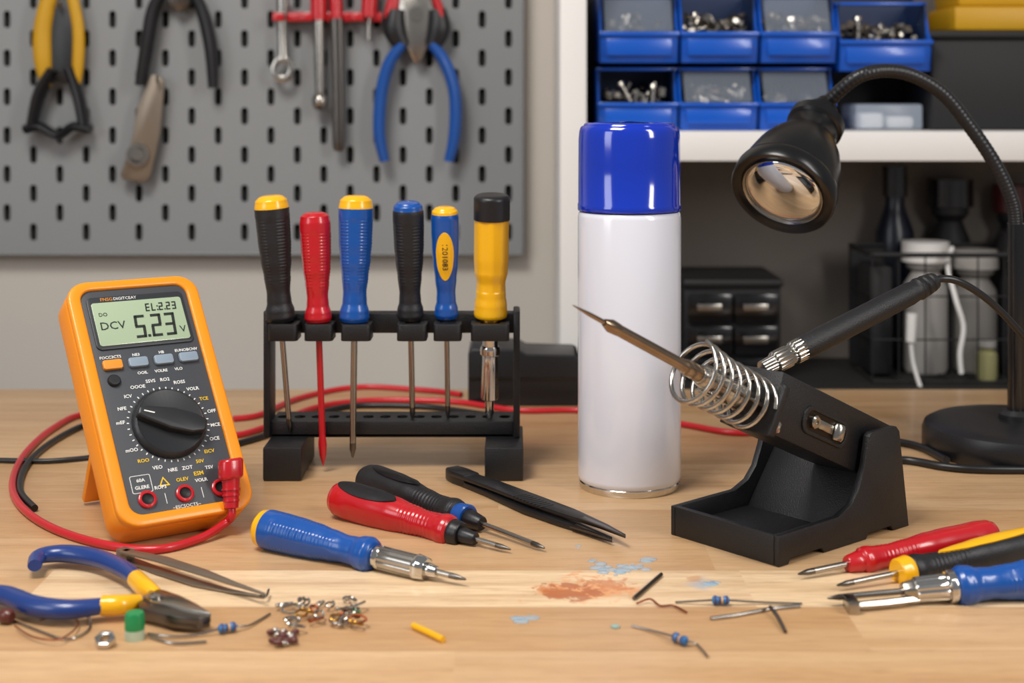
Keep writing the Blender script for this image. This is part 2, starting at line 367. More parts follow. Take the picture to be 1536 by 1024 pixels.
def bin_(xa,xb,z0,hh,content,pane):
    x0=W(xa,0,1.345).x;x1=W(xb,0,1.345).x; y0=1.345;y1=1.458;t=.002
    b=thing('parts_bin','blue plastic stacking parts bin holding small hardware','bin',((x0+x1)/2,1.4,z0),group='blue parts bins on the white shelf')
    side=lambda x:poly([(x,y0+.006,z0),(x,y1,z0),(x,y1,z0+hh),(x,y0+.022,z0+hh),(x,y0+.010,z0+hh*.55),(x,y0,z0+hh*.42)],(t,0,0),.0004)
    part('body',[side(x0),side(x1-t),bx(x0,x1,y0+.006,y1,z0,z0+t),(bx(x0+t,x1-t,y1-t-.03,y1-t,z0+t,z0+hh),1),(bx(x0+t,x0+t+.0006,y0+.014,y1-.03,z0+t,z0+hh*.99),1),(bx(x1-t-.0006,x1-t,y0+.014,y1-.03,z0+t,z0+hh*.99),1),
        poly([(x0,y0+.006,z0),(x0,y0,z0+hh*.42),(x0,y0+t,z0+hh*.42),(x0,y0+.006+t,z0)],(x1-x0,0,0),.0004),
        bx(x0-.0006,x1+.0006,y0-.003,y0+.001,z0+hh*.38,z0+hh*.44,.0008),bx(x0+.006,x1-.006,y0-.0005,y0+.004,z0+hh*.1,z0+hh*.34,.001),
        bx(x0-.0006,x1+.0006,y0+.018,y0+.024,z0+hh-.003,z0+hh,.0008)],[BINB,mat('bin_inner_shade','#08244c',.5)],b)  # darker blue paints shade onto the inside of the bin
    if pane: part('window',[poly([(x0+.005,y0+.003,z0+hh*.45),(x1-.005,y0+.003,z0+hh*.45),(x1-.005,y0+.020,z0+hh*.93),(x0+.005,y0+.020,z0+hh*.93)],(0,.001,0))],CLEAR,b)
    if content: pile(x0+.010,x1-.010,y0+.016,y1-.035,z0+hh*.42,content,'loose steel nuts and screws inside a blue bin',STEEL)
for i,(a,b_) in enumerate(((900,1018),(1022,1138),(1142,1256),(1260,1398))): bin_(a,b_,.2755 if i<3 else .268,.064,(12,50,44,56)[i],i in (0,2))
for i,(a,b_) in enumerate(((897,1017),(1020,1137),(1140,1253))): bin_(a,b_,.2132,.058,(40,52,16)[i],i!=0)
bb=part('storage_box',[bx(W(1397,0,1.36).x,.60,1.36,1.46,.2132,W(0,58,1.36).z,.003),bx(W(1392,0,1.355).x,.604,1.355,1.465,W(0,58,1.36).z,W(0,46,1.36).z,.003)],DRK,base=(.47,1.4,.2132),label='black lidded storage box on the white shelf',cat='box')
yb=part('yellow_case',[bx(W(1432,0,1.37).x,.59,1.37,1.46,W(0,45,1.36).z,W(0,8,1.36).z,.003),bx(W(1440,0,1.37).x,.585,1.375,1.455,W(0,8,1.36).z,.40,.004)],YELD,base=(.47,1.4,.31),label='yellow plastic case on top of the black box',cat='box')
cb=thing('clear_organizer','small clear plastic box with white parts on the shelf','box',(W(1335,0,1.38).x,1.4,.2132))
x0=W(1283,0,1.37).x;x1=W(1385,0,1.37).x
part('shell',[bx(x0,x1,1.37,1.43,.2132,.2375,.003)],CLEARB,cb)
part('contents',[bx(x0+.006,x0+.028,1.376,1.42,.2142,.229,.003),bx(x0+.032,x1-.006,1.378,1.42,.2142,.226,.004)],SHELFW,cb)
dr=thing('drawer_cabinet','small black desktop drawer cabinet with label holders','drawer unit',(.215,1.42,-.02))
x0=W(1027,0,1.37).x;x1=W(1172,0,1.37).x;zt=W(0,418,1.37).z
part('body',[bx(x0,x1,1.372,1.47,-.02,zt-.006,.002),bx(x0-.002,x1+.002,1.366,1.473,zt-.008,zt,.003)],DRK,dr)
xm=(x0+x1)/2
for r_ in range(3):
    za=zt-.014-.03*r_; 
    for (a,b_) in ((x0+.003,xm-.001),(xm+.001,x1-.003)):
        d=part('drawer',[bx(a,b_,1.366,1.373,za-.027,za,.0015)],BLKG,dr)
        part('label_holder',[bx(a+.008,b_-.010,1.3635,1.367,za-.016,za-.009,.0008)],STEEL,d)
def bottle(x,y0,y1,D,r,mt,capm,label,neck=.35):
    zt=W(0,y0,D).z; z0=-.0195 ; hh=zt-z0; X=W(x,0,D).x
    b=thing('bottle',label,'bottle',(X,D,z0)); M=Matrix.Translation((X,D,z0))
    part('body',[lathe([(0,0),(r*.92,0),(r,.004),(r,hh*.55),(r*.97,hh*.66),(r*.6,hh*.76),(r*neck,hh*.80),(r*neck,hh*.85)],M,24)],mt,b)
    part('cap',[lathe([(0,hh*.84),(r*neck*1.25,hh*.84),(r*neck*1.25,hh*.99),(0,hh)],M,20)],capm,b)
GBT=mat('grey_plastic','#7c7975',.4)
bottle(1342,246,0,1.455,.019,mat('dark_blue_glass','#0e1626',.3),BLKG,'dark blue bottle behind the wire basket',.5)
bottle(1388,360,0,1.41,.021,WPL,SHELFW,'white plastic bottle in the wire basket',.85)
bottle(1462,372,0,1.415,.021,GBT,WPL,'pale grey bottle in the wire basket',.85)
bottle(1480,510,0,1.37,.010,mat('pale_yellow','#8f8c62',.35),WPL,'small pale yellow vial in the wire basket',.7)
bottle(1425,265,0,1.468,.020,DRK,BLKG,'black squeeze bottle standing at the back of the shelf',.9)
bottle(1520,275,0,1.468,.020,DRK,mat('dark_red','#4a1c1c',.4),'dark bottle standing at the back of the shelf',.8)
bottle(1530,345,0,1.40,.018,DRK,DRK,'black bottle in the wire basket',.9)
bk=thing('wire_basket','black wire basket holding bottles and cables','basket',(.44,1.4,-.02))
x0=W(1308,0,1.355).x;x1=.60;its=[]
for z in (-.0185,.02,.06,.098):
    its.append(tube([(x0,1.353,z),(x1,1.353,z),(x1,1.445,z),(x0,1.445,z),(x0,1.353,z)],.0008 if z<.09 else .0026,6,smooth=False))
n=11
for i in range(n+1):
    x=x0+(x1-x0)*i/n
    its.append(tube([(x,1.353,.098),(x,1.353,-.0185),(x,1.445,-.0185),(x,1.445,.098)],.0008,6,smooth=False))
part('frame',its,DRK,bk)
part('shade_sheet',[bx(x0,x1,1.4405,1.4435,-.018,.096)],DRK,bk)  # solid dark sheet added to darken the back of the basket like shade
part('pouch',[bx(x0+.004,x0+.026,1.38,1.43,-.018,.085,.004)],DRK,bk)
def cable(name,pts,r,mt,label,cat='cable',n=10): return part(name,[tube(pts,r,10,n)],mt,base=pts[0],label=label,cat=cat)
cable('charging_cable',[W(1428,372,1.38),W(1422,400,1.36),W(1434,450,1.347),W(1445,490,1.345),W(1440,530,1.345),W(1442,560,1.345)],.0024,SHELFW,'white cable draped over the wire basket')
h=thing('usb_cable','white cable with plug hanging from the basket','cable',W(1368,480,1.345))
part('plug',[tube([W(1368,470,1.345),W(1366,512,1.345)],[.005,.0045])],SHELFW,h); part('cord',[tube([W(1366,510,1.345),W(1370,545,1.345),W(1381,582,1.34)],.0020)],SHELFW,h)
# ================================================================= BLACK CASE
h=thing('power_supply_case','matte black low hard case lying behind the spray can','case',(.005,1.19,0))
ys=1.155; q=lambda x,y:((x-768)*ys/F,.241-(y-150)*ys/F)
o1=[q(*p) for p in ((702,609),(702,529),(708,523),(778,524),(790,531),(864,533),(870,538),(870,609))]
part('body',[poly([(a,ys,max(0,b_)) for a,b_ in o1],(0,.055,0),.0015,3)],BLK,h)
o2=[q(*p) for p in ((703,566),(868,566),(868,570),(703,570))]
part('seam',[poly([(a,ys-.0008,b_) for a,b_ in o2],(0,.002,0))],BLKG,h)
# ================================================================= SPRAY CAN
cx,cy=W(944,0,.917).x,.917
can=thing('spray_can','plain white aerosol spray can with glossy blue cap','spray can',(cx,cy,0)); M=Matrix.Translation((cx,cy,0)); R=.0322
part('body',[lathe([(R*.955,.0045),(R*.985,.0055),(R,.008),(R,.168),(R*.985,.1705),(R*.96,.1715)],M,96)],WHT,can)
part('bottom_rim',[lathe([(0,.003),(R*.85,.003),(R*.88,.0002),(R*.95,.0),(R*.975,.0015),(R*.975,.004),(R*.955,.0048)],M,96)],CHR,can)
part('cap',[lathe([(R*.96,.172),(R*.995,.1722),(R*1.003,.173),(R*1.003,.1762),(R*.992,.1768),(R*.990,.20),(R*.985,.217),(R*.972,.2215),(R*.95,.2238),(R*.915,.2250),(R*.89,.2250),(R*.875,.2262),(R*.85,.2268),(R*.80,.2268),(R*.78,.2260),(R*.70,.2262),(0,.2278)],M,96)],CAPB,can)
# ================================================================= SCREWDRIVERS
HP=[(0,0),(.0,.5),(.012,.74),(.04,.93),(.10,1.),(.2,1.),(.35,.97),(.5,.90),(.64,.78),(.76,.68),(.84,.71),(.91,.84),(.955,.87),(.985,.78),(1.,.6)]
def rad(t,P=HP):
    for (a,ra),(b,rb) in zip(P[1:],P[2:]):
        if t<=b:
            k=(t-a)/(b-a) if b>a else 0; k=k*k*(3-2*k); return ra+(rb-ra)*k
    return P[-1][1]
def driver(label,A,Hd,B,R,hm,capm=None,ct=.1,shaft_r=.0018,shm=None,tipm=None,flute='dots',extra=(),tip='pointed',group=None,P=HP,oval=None,hexh=False,collar=None,seg=96,name='screwdriver',roll=0):
    A=Vector(A);B=Vector(B);hl=(Vector(Hd)-A).length;L=(B-A).length; M=frame(A,B,(0,-1,0) if abs((B-A).normalized().z)>.7 else (0,0,1))@Matrix.Rotation(roll,4,'Z')
    low=min(A.z,B.z); bp=A if A.z<B.z else B
    d=thing(name,label,'screwdriver',(bp.x,bp.y,max(0,low-R)),group=group)
    def fn(a,z):
        t=z/hl
        if hexh:
            k=1-.045*(1-math.cos(8*a))/2 if .12<t<.78 else 1; return k
        w=max(0,min(1,(t-.16)/.05))*max(0,min(1,(.72-t)/.05))
        a2=a+math.pi/2
        if flute=='dots':
            g=math.cos(5*a2)
            return 1-w*.05*max(0,-g)**.5-(w*.028*max(0,math.sin(z*3000)) if g>-.15 else 0)
        if flute=='smooth':
            w2=max(0,min(1,(t-.60)/.04))*max(0,min(1,(.88-t)/.04))
            return 1-w*.06*(.5+.5*math.cos(4*a))-w2*.045*(.5+.5*math.sin(z*2400))
        return 1
    def prof(t0,t1,n,closed0,closed1):
        pr=[]
        if closed0: pr.append((0,t0*hl))
        for i in range(n+1):
            t=t0+(t1-t0)*i/n; pr.append((rad(t,P)*R,t*hl))
        if closed1: pr.append((0,t1*hl))
        return pr
    if capm:
        part('end_cap',[lathe(prof(0,ct,14,True,True),M,seg,None)],capm,d)
        hd=part('handle',[lathe(prof(ct,1,150,True,True),M,seg,fn)],hm,d,ang=50)
    else: hd=part('handle',[lathe(prof(0,1,160,True,True),M,seg,fn)],hm,d,ang=50)
    zc=hl
    for nm,l,r0,r1,mm,fl in extra:
        f2=(lambda a,z,fl=fl:1+.04*math.cos(fl*a)) if fl else None
        part(nm,[lathe([(0,zc-.001),(r0*.9,zc-.001),(r0,zc+.0006),((r0*2+r1)/3,zc+l*.33),(r1,zc+l-.0006),(r1*.9,zc+l),(0,zc+l)],M,48,f2)],mm,d); zc+=l
    sm=shm or STEEL; tl=.010
    part('shaft',[lathe([(0,zc-.002),(shaft_r,zc-.002),(shaft_r,L-tl*1.2),(shaft_r*.98,L-tl),(0,L-tl)],M,24)],sm,d)
    if tip=='pointed': tp=[(0,L-tl),(shaft_r*.98,L-tl),(shaft_r*.95,L-tl*.6),(shaft_r*.35,L-.0008),(0,L)]
    elif tip=='flared': tl=.02;tp=[(0,L-tl),(shaft_r,L-tl),(shaft_r*1.35,L-tl*.7),(shaft_r*1.1,L-tl*.35),(shaft_r*.2,L),(0,L)]
    else: tp=[(0,L-tl),(shaft_r*.98,L-tl),(shaft_r*1.1,L-tl*.4),(shaft_r*.9,L-.0005),(0,L)]
    part('tip',[lathe(tp,M,16)],tipm or DSTEEL,d)
    if oval:
        om,tx,t0,t1,wd=oval; c=(t0+t1)/2*hl;hh=(t1-t0)/2*hl
        bm=bmesh.new(); rows=[]
        for k in (1.,.97,.75,.5,.25,0.02):
            row=[]
            for i in range(36):
                a=2*math.pi*i/36; zz=c+hh*k*math.sin(a) ; th=wd*k*math.cos(a)
                rr_=(rad(zz/hl,P)*R)*1.0+ (.0006 if k<.99 else -.0008)
                row.append(bm.verts.new((rr_*math.sin(th),rr_*math.cos(th),zz)))
            rows.append(row)
        for a_,b_ in zip(rows,rows[1:]):
            for i in range(36): bm.faces.new((a_[i],a_[(i+1)%36],b_[(i+1)%36],b_[i]))
        bm.faces.new(rows[-1]); bmesh.ops.recalc_face_normals(bm,faces=bm.faces)
        bm.transform(M); part('grip_inlay',[bm],om,d)
        if tx:
            Mt=M@Matrix.Translation((0,rad(.42,P)*R+.0008,c))@Matrix(((0,1,0,0),(0,0,1,0),(1,0,0,0),(0,0,0,1)))
            part('lettering',[textbm(tx,.0052,Mt)],BLK,d)
    return d
Dr=.948; rk=thing('screwdriver_rack','black plastic bench rack holding six upright screwdrivers','rack',(W(587,0,.95).x,.955,0))
X=lambda x:W(x,0,.95).x
part('foot',[bx(W(394,0,.927).x,W(452,0,.927).x,.927,.99,0,.0215,.0012)],BLK2,rk); part('foot',[bx(W(727,0,.927).x,W(785,0,.927).x,.927,.99,0,.0215,.0012)],BLK2,rk)
part('post',[bx(X(394),X(404),.952,.976,.0215,.104,.001)],BLK2,rk); part('post',[bx(X(770),X(780),.952,.976,.0215,.104,.001)],BLK2,rk)
bm=bmesh.new(); xa,xb=X(404),X(770); nh=14
for i in range(nh):
    a=xa+(xb-xa)*i/nh; b_=xa+(xb-xa)*(i+1)/nh; slotcell(bm,a,b_,.958,.985,(a+b_)/2,.9705,.0036,.0008,.0075,.0316)
part('lower_rail',[bm,bx(xa,xb,.956,.9585,.0215,.0316,.0005),bx(xa,xb,.9845,.987,.0215,.0316,.0005),bx(xa,xb,.956,.987,.0212,.0235,.0003)],BLK2,rk)
part('upper_rail',[bx(xa-.001,xb+.001,.9595,.973,.0885,.1015,.001)],BLK2,rk)
clips=[(402,446),(456,499),(511,556),(595,640),(650,692),(706,764)]
for a,b_ in clips:
    x0,x1=W(a,0,.94).x,W(b_,0,.94).x; cxx=(x0+x1)/2; oo=rr(x1-x0,.021,.003,cxx,.9495); rr_=.0062 if b_-a<50 else .0075
    ii=[(cxx+ (p[0]-cxx)/max(1e-6,math.hypot(p[0]-cxx,p[1]-.9495))*rr_, .9495+(p[1]-.9495)/max(1e-6,math.hypot(p[0]-cxx,p[1]-.9495))*rr_) for p in oo]
    part('clip',[ring(oo,ii,.0865,.0972,None,.0006)],BLK2,rk)
G='screwdrivers standing in the rack'
w=lambda x,y,D=.9495:W(x,y,D)
driver('black ribbed screwdriver with yellow end cap in the rack',w(406,293),w(424,484),W(435,650,.955),.0112,BLKR,YEL,.1,.0018,group=G)
driver('red screwdriver with red coated shaft in the rack',w(472,318),w(478,484),w(485,698),.0101,RED,None,.1,.0021,RED,RED,tip='flared',group=G)
driver('blue ribbed screwdriver with yellow end cap in the rack',w(534,293),w(532,484),w(529,687),.0112,BLU,YEL,.1,.0021,group=G)
driver('black ribbed screwdriver with blue end cap in the rack',w(612,302),w(617,484),W(619,632,.966),.0101,BLKR,BLU,.07,.0019,group=G)
driver('small blue screwdriver with yellow oval label in the rack',w(667,310),w(671,482),W(672,630,.966),.0090,BLU,YEL,.06,.0017,group=G,flute='',oval=(YEL,'1201083',.2,.64,.7))
HX=[(0,0),(0,.8),(.01,.93),(.03,1.),(.2,1.),(.21,.96),(.5,.96),(.62,.92),(.72,.8),(.82,.83),(.9,.9),(.97,.93),(.99,.9),(1.,.8)]
driver('faceted yellow screwdriver with black end cap and chrome shaft',w(738,292),w(736,480),W(734,632,.966),.0118,YEL,BLK,.2,.0030,CHR,CHR,group=G,flute='',hexh=True,P=HX,
  extra=(('ferrule',.012,.0065,.0072,BRASS,0),('neck',.008,.0045,.005,CHR,6),('flange',.005,.0065,.0065,CHR,0),('socket',.030,.0048,.0055,CHR,8)))
G2='screwdrivers lying on the workbench'
driver('blue screwdriver with yellow end cap and chrome chuck',T(388,790,.0105),T(553,830,.0095),T(700,869,.004),.0105,BLU,YEL,.085,.0015,group=G2,roll=.5,
  extra=(('collar',.0045,.0058,.0062,CHR,0),('chuck',.022,.0058,.0058,STEEL,16),('chuck_nose',.006,.0066,.0058,CHR,6),('chuck_tip',.006,.0036,.0028,CHR,0)))
HB=[(0,0),(0,.55),(.02,.8),(.06,.95),(.14,1.),(.35,1.),(.5,.94),(.65,.80),(.78,.70),(.88,.74),(.95,.84),(.98,.80),(1.,.6)]
driver('red screwdriver with black grip inlay',T(502,745,.0106),T(655,795,.009),T(767,824,.0025),.0106,RED,None,.1,.0014,group=G2,flute='smooth',P=HB,oval=(BLK,None,.05,.55,.62),roll=.25,
  extra=(('collar',.006,.0074,.0066,BLK,0),('neck',.010,.0044,.0034,BLK,0)))
driver('black screwdriver with blue collar',T(546,717,.0100),T(682,765,.009),T(818,822,.0025),.0100,BLKR,None,.1,.0015,group=G2,flute='smooth',P=HB,oval=(BLKS,None,.1,.6,.6),
  extra=(('collar',.008,.0070,.0076,BLU,0),('neck',.012,.0056,.0040,BLK,0)))
driver('red screwdriver with thin steel shaft',T(1492,800,.0085),T(1300,838,.0075),T(1196,861,.003),.0084,RED,None,.1,.0016,group=G2,flute='smooth',P=HB,extra=(('collar',.008,.0055,.0042,RED,0),))
driver('black screwdriver with yellow inlay and collar',T(1575,812,.0095),T(1385,855,.0085),T(1254,878,.003),.0090,BLKR,None,.1,.0015,group=G2,flute='smooth',P=HB,oval=(YEL,None,.1,.8,.55),extra=(('collar',.007,.0078,.007,YEL,0),))
driver('blue screwdriver with ribbed chrome chuck',T(1660,858,.0115),T(1448,884,.0095),T(1240,897,.004),.0110,BLU,YEL,.08,.0015,group=G2,roll=.4,
  extra=(('collar',.004,.0078,.0078,CHR,0),('chuck',.016,.0062,.0058,CHR,16),('chuck_nose',.006,.0052,.0042,STEEL,6)))
h=thing('hex_bit','bent steel hex driver bar lying beside the screwdrivers','bit',T(1275,915))
part('bar',[tube([T(1378,898,.003),T(1330,904,.003),T(1282,908,.003)],.0019,6,smooth=False)],STEEL,h); part('head',[bx(-.0028,.0028,-.006,.006,0,.006,.0006,Matrix.Translation(T(1277,916)))],STEEL,h)
# ================================================================= MULTIMETER
psi=math.radians(35);lam=math.radians(37)
n0=Vector((math.sin(psi),-math.cos(psi),0)); r_=Vector((math.cos(psi),math.sin(psi),0)); n_=n0*math.cos(lam)+Vector((0,0,1))*math.sin(lam); u_=-n0*math.sin(lam)+Vector((0,0,1))*math.cos(lam)
O=Vector((-.1783,.804,.0172)); ux=u_*1.025
MM=Matrix((r_*1.06,ux,n_)).transposed().to_4x4();  MM.translation=O
mm=thing('multimeter','orange and grey digital multimeter leaning on its stand','multimeter',(O.x,O.y,0))
def shp(w,h,r,cy):
    o=rr(w,h,r,0,cy,6); return [(x*(1-.035*math.sin(math.pi*min(1,max(0,(y+.006)/.147))))*(1+.02*(y/.135)),y) for x,y in o]
PH=.135
outer=shp(.0745,PH+.013,.012,PH/2); inner=shp(.0605,PH+.001,.007,PH/2+.0005)
part('holster',[prism(outer,-.0225,0.0,MM,.004,3,.9),ring(outer,inner,-.002,.0028,MM,.0012)],ORG,mm,ang=50)
pn=part('face_panel',[prism(shp(.0607,PH+.0012,.007,PH/2+.0005),-.001,.0012,MM,.0003)],PAN,mm)
ML=lambda x,y,z=0,a=0:MM@Matrix.Translation((x,y,z))@Matrix.Rotation(a,4,'Z')
part('display_bezel',[prism(rr(.0555,.0335,.003,0,.1145),.001,.0022,MM,.0005)],mat('bezel','#2c2f33',.4),mm)
part('display',[prism(rr(.0515,.0275,.0015,0,.1135),.002,.0027,MM,.0002)],LCDM,mm)
SEG={'0':'abcdef','1':'bc','2':'abged','3':'abgcd','5':'afgcd','E':'afged','L':'fed'}
def seg7(ch,x,y,w,hh,t,z):
    out=[]; sl=.08
    R_={'a':(0,hh,w,hh-t),'d':(0,t,w,0),'g':(0,hh/2+t/2,w,hh/2-t/2),'f':(0,hh,t,hh/2),'b':(w-t,hh,w,hh/2),'e':(0,hh/2,t,0),'c':(w-t,hh/2,w,0)}
    for s in SEG[ch]:
        x0,y1,x1,y0=R_[s]; g=t*.12
        if s in 'adg': pts=[(x0+g,y0),(x1-g,y0),(x1-g,y1),(x0+g,y1)]
        else: pts=[(x0,y0+g),(x1,y0+g),(x1,y1-g),(x0,y1-g)]
        out.append(prism([(x+px_+sl*py_,y+py_) for px_,py_ in pts],z,z+.0002,MM))
    return out
dg=[]; x=-.0050
for ch in '5.23':
    if ch=='.': dg.append(prism(rr(.0016,.0016,.0002,x-.0004,.1036),.0027,.0029,MM)); x+=.0013; continue
    dg+=seg7(ch,x,.1027,.0060,.0145,.0016,.0027); x+=.0080
x=.0045
for ch in 'EL:2.23':
    if ch in ':.':
        dg.append(prism(rr(.0008,.0008,.0001,x-.0004,.1198),.0027,.0029,MM))
        if ch==':': dg.append(prism(rr(.0008,.0008,.0001,x-.0003,.1222),.0027,.0029,MM))
        x+=.0009; continue
    dg+=seg7(ch,x-.0006,.1193,.0024,.0050,.00070,.0027); x+=.0034
dg+=[textbm('DCV',.0070,ML(-.0165,.1118,.0028)),textbm('DO',.0032,ML(-.0205,.1193,.0028)),textbm('V',.006,ML(.0225,.1058,.0028))]
part('display_digits',dg,LCDT,mm,flatsh=True)
part('brand_print',[textbm('FNSG',.0029,ML(-.0165,.1292,.0023))],INKO,mm,flatsh=True)
part('model_print',[textbm('DIGITCEAY',.0026,ML(-.0060,.1292,.0023))],INKW,mm,flatsh=True)
for i,xx in enumerate((-.0215,-.0072,.0072,.0215)):
    part('button',[prism(rr(.0108,.0058,.0014,xx,.0880),.0008,.0034,MM,.0007)],INKO if i==0 else BTN,mm,label='orange push button' if i==0 else None)
part('button_print',[textbm(t,.0024,ML(xx,.0930,.0014),bold=.00004) for t,xx in (('FOCC3CTS',-.0215),('NE3',-.0072),('HB',.0072),('EUNOBCNV',.0215))]+
 [textbm(t,.0024,ML(xx,.0815,.0014),bold=.00004) for t,xx in (('OOIL',-.0060),('VOLRE',.0045),('VLO',.0145))],INKW,mm,flatsh=True)
part('power_button',[lathe([(0,.001),(.0036,.001),(.0036,.0022),(.0029,.0032),(.0012,.0034),(0,.0032)],ML(-.0225,.0785),24)],DIALM,mm)
DX,DY=.0012,.0490
SX=Matrix.Scale(1/1.03,4,(1,0,0))
dl=part('dial',[lathe([(.0207,.001),(.0207,.003),(.0197,.0048),(.0187,.0055),(.0180,.0052),(0,.0052)],ML(DX,DY)@SX,72,lambda a,z:1+.006*math.cos(30*a))],DIALM,mm)
kn=[(-.0195,-.0028),(-.014,-.0042),(0,-.0066),(.012,-.0062),(.0193,-.0035),(.0193,.0035),(.012,.0058),(0,.0062),(-.014,.0038),(-.0195,.0024)]
part('pointer',[prism(kn,.004,.0102,ML(DX,DY,0,math.radians(-22))@SX,.0014,3)],DIALM,dl)
part('pointer_mark',[prism(rr(.006,.0007,.0002,-.0135,0),.0101,.0104,ML(DX,DY,0,math.radians(-22))@SX)],INKW,dl)
tk=[];wd=['OFF','TCE','VOLR','ROSS','RO2','SSVS','OOOE','ICV','NFE','mEF','','mOO','ROO','VEO','NRE','ZOT','50V','EICV','OCE','MCE']
for i in range(40):
    a=2*math.pi*i/40; tk.append(prism(rr(.0013,.0006,.0001,.0226,0,2),.0012,.0014,ML(DX,DY,0,a)@SX))
oc=[]
for i,t in enumerate(wd):
    a=2*math.pi*(i+.5)/20; xx=DX+.0258*math.cos(a); yy=DY+.0272*math.sin(a)
    if t and abs(xx)<.028: (oc if i in (1,12,16,17) else tk).append(textbm(t,.0028,ML(xx,yy,.0014),bold=.00005))
tk+=[textbm(t,.0027,ML(xx,yy,.0014),bold=.00005) for t,xx,yy in (('GLERE',-.021,.0150),('ROP3',-.0115,.0135),('VOLR',.011,.0140),('TSV',.017,.0205),('60A',-.021,.0190))]
tk+=[ring(rr(.0110,.010,.001,-.021,.0170),rr(.0104,.0094,.0008,-.021,.0170),.0012,.0014,MM),prism(rr(.0003,.006,.0001,-.010,.0070,1),.0012,.0014,MM),prism(rr(.0003,.006,.0001,.010,.0070,1),.0012,.0014,MM),textbm('~ESCSOCT5~',.0026,ML(0,.0010,.0014))]
part('dial_print',tk,INKW,mm,flatsh=True)
oc+=[textbm('OLEV',.0028,ML(.001,.0160,.0014),bold=.00005),textbm('ESM',.0032,ML(.0105,.0180,.0014),bold=.00005)]
part('orange_print',oc,INKY,mm,flatsh=True)
part('warning_triangle',[ring([(-.0120,.0140),(-.0060,.0140),(-.009,.0193)],[(-.0109,.0147),(-.0071,.0147),(-.009,.0181)],.0012,.0014,MM)],INKY,mm,flatsh=True)
for xx in (-.020,.0003,.0200):
    j=part('jack',[lathe([(.0048,.001),(.0048,.0026),(.0043,.003),(.0032,.003),(.003,.001)],ML(xx,.0078),32)],RED,mm)
    part('socket_hole',[lathe([(.0031,.0026),(.0028,.0022),(0,.0012)],ML(xx,.0078),24)],DRK,j)
bb_=O+u_*(-.005)-n_*.0225; ft=Vector((bb_.x,bb_.y,0))-n0*.088; at=O+u_*.088-n_*.0215
q=[at-r_*.024,at+r_*.024,ft+r_*.024,ft-r_*.024]; nn=(ft-at).cross(r_).normalized()*.005
part('stand',[poly([p+(Vector((0,0,.0035)) if i>1 else Vector()) for i,p in enumerate(q)],nn,.0012)],ORG,mm)
tl=thing('test_lead','red test lead plugged into the multimeter and looping behind it','test lead',T(230,822))
J=MM@Vector((.0240,.0150,.0022)); Dp=(J+n_*.011).y
P1=W(346,703,Dp); P2=W(347,762,Dp-.006); dn=(P2-P1).normalized()
pb=Matrix((r_,-dn.cross(r_).normalized()*-1,dn)).transposed().to_4x4(); pb.translation=P1
part('plug',[tube([J-n_*.0006,J+(P1-J)*.5,P1],[.003,.0048,.0056],16),prism(rr(.0135,.012,.005),-.0055,.0058,pb,.0018,3),tube([P1,P1+(P2-P1)*.6,P2],[.0054,.0046,.0040],20)]+[tube([P1+dn*(.0105+k*.003),P1+dn*(.0117+k*.003)],.0053-.0003*k,18) for k in range(3)],RED,tl,ang=50)
Z=.0023
part('cord',[tube([P2-dn*.001,P2+dn*.004,W(338,784,Dp-.006),T(300,807,.003),T(232,824,Z),T(150,815,Z),T(75,790,Z),T(30,757,Z),T(19,722,Z),T(38,680,Z),T(80,642,Z),T(130,621,Z),T(220,630,Z),T(290,650,Z),T(350,653,Z),T(405,638,Z),T(470,612,Z),T(540,601,Z),T(620,600,Z),T(690,603,Z),T(775,615,Z),T(865,615,Z),T(950,622,Z),T(1030,637,Z),T(1110,649,Z),T(1200,640,Z)],.0023,12,10)],REDC,tl)
b3=[T(145,640,Z),T(120,640,Z),T(70,668,Z),T(38,700,Z),T(30,735,Z),T(52,762,Z)]
part('test_lead',[tube(b3,.0021,12,10)],BLKC,base=b3[0],label='black test lead beside the multimeter',cat='test lead')
cable('red_lead',[T(350,628,Z),T(390,622,Z),T(440,600,Z),T(500,585,Z),T(550,580,Z),T(610,583,Z),T(660,587,Z),T(692,592,Z)],.0023,REDC,'second red lead running behind the rack','test lead')
cable('black_lead',[T(345,668,Z),T(400,652,Z),T(460,626,Z),T(520,610,Z),T(580,608,Z),T(640,610,Z),T(690,616,Z),T(760,626,Z)],.0023,BLKC,'black lead running behind the rack','test lead')
cable('thin_black_cable',[T(-30,689,.0018),T(30,691,.0018),T(80,691,.0018),T(150,684,.0018),T(240,668,.0018)],.0018,BLKC,'thin black cable lying behind the multimeter')
# ================================================================= SOLDERING STAND
Bc=Vector((.1375,.756,0)); e1=Vector((.76,.65,0)).normalized(); e2=Vector((-.65,.76,0)).normalized(); e3=Vector((0,0,1))
MS=Matrix((e1,e2,e3)).transposed().to_4x4(); MS.translation=Bc
ss=thing('soldering_iron_stand','black soldering iron stand with tray and coil spring holder','soldering stand',Bc+e1*.055+e2*.037)
L_,W_=.115,.076
def side(e,t):
    pf=[(0,0),(.008,0),(.010,.003),(.036,.003),(.038,0),(.075,0),(.077,.003),(.098,.003),(.1,0),(L_,0),(L_-.009,.055),(L_-.012,.058),(.080,.058),(.0775,.056),(.0735,.040),(.068,.028),(.061,.021),(.050,.0168),(0,.0162)]
    return poly([MS@Vector((a,e,z)) for a,z in pf],e2*t,.0005)
part('side_panel',[side(0,.004)],BLK2,ss); part('side_panel',[side(W_-.004,.004)],BLK2,ss)
part('tray',[bx(.001,L_-.003,.004,W_-.004,.003,.0065,0,MS),bx(0,.004,.002,W_-.002,.0,.0162,.0006,MS),poly([MS@Vector((a,.004,z)) for a,z in ((.060,.0062),(.090,.045),(.093,.045),(.093,.0062))],e2*(W_-.008),.0004)],BLK2,ss)
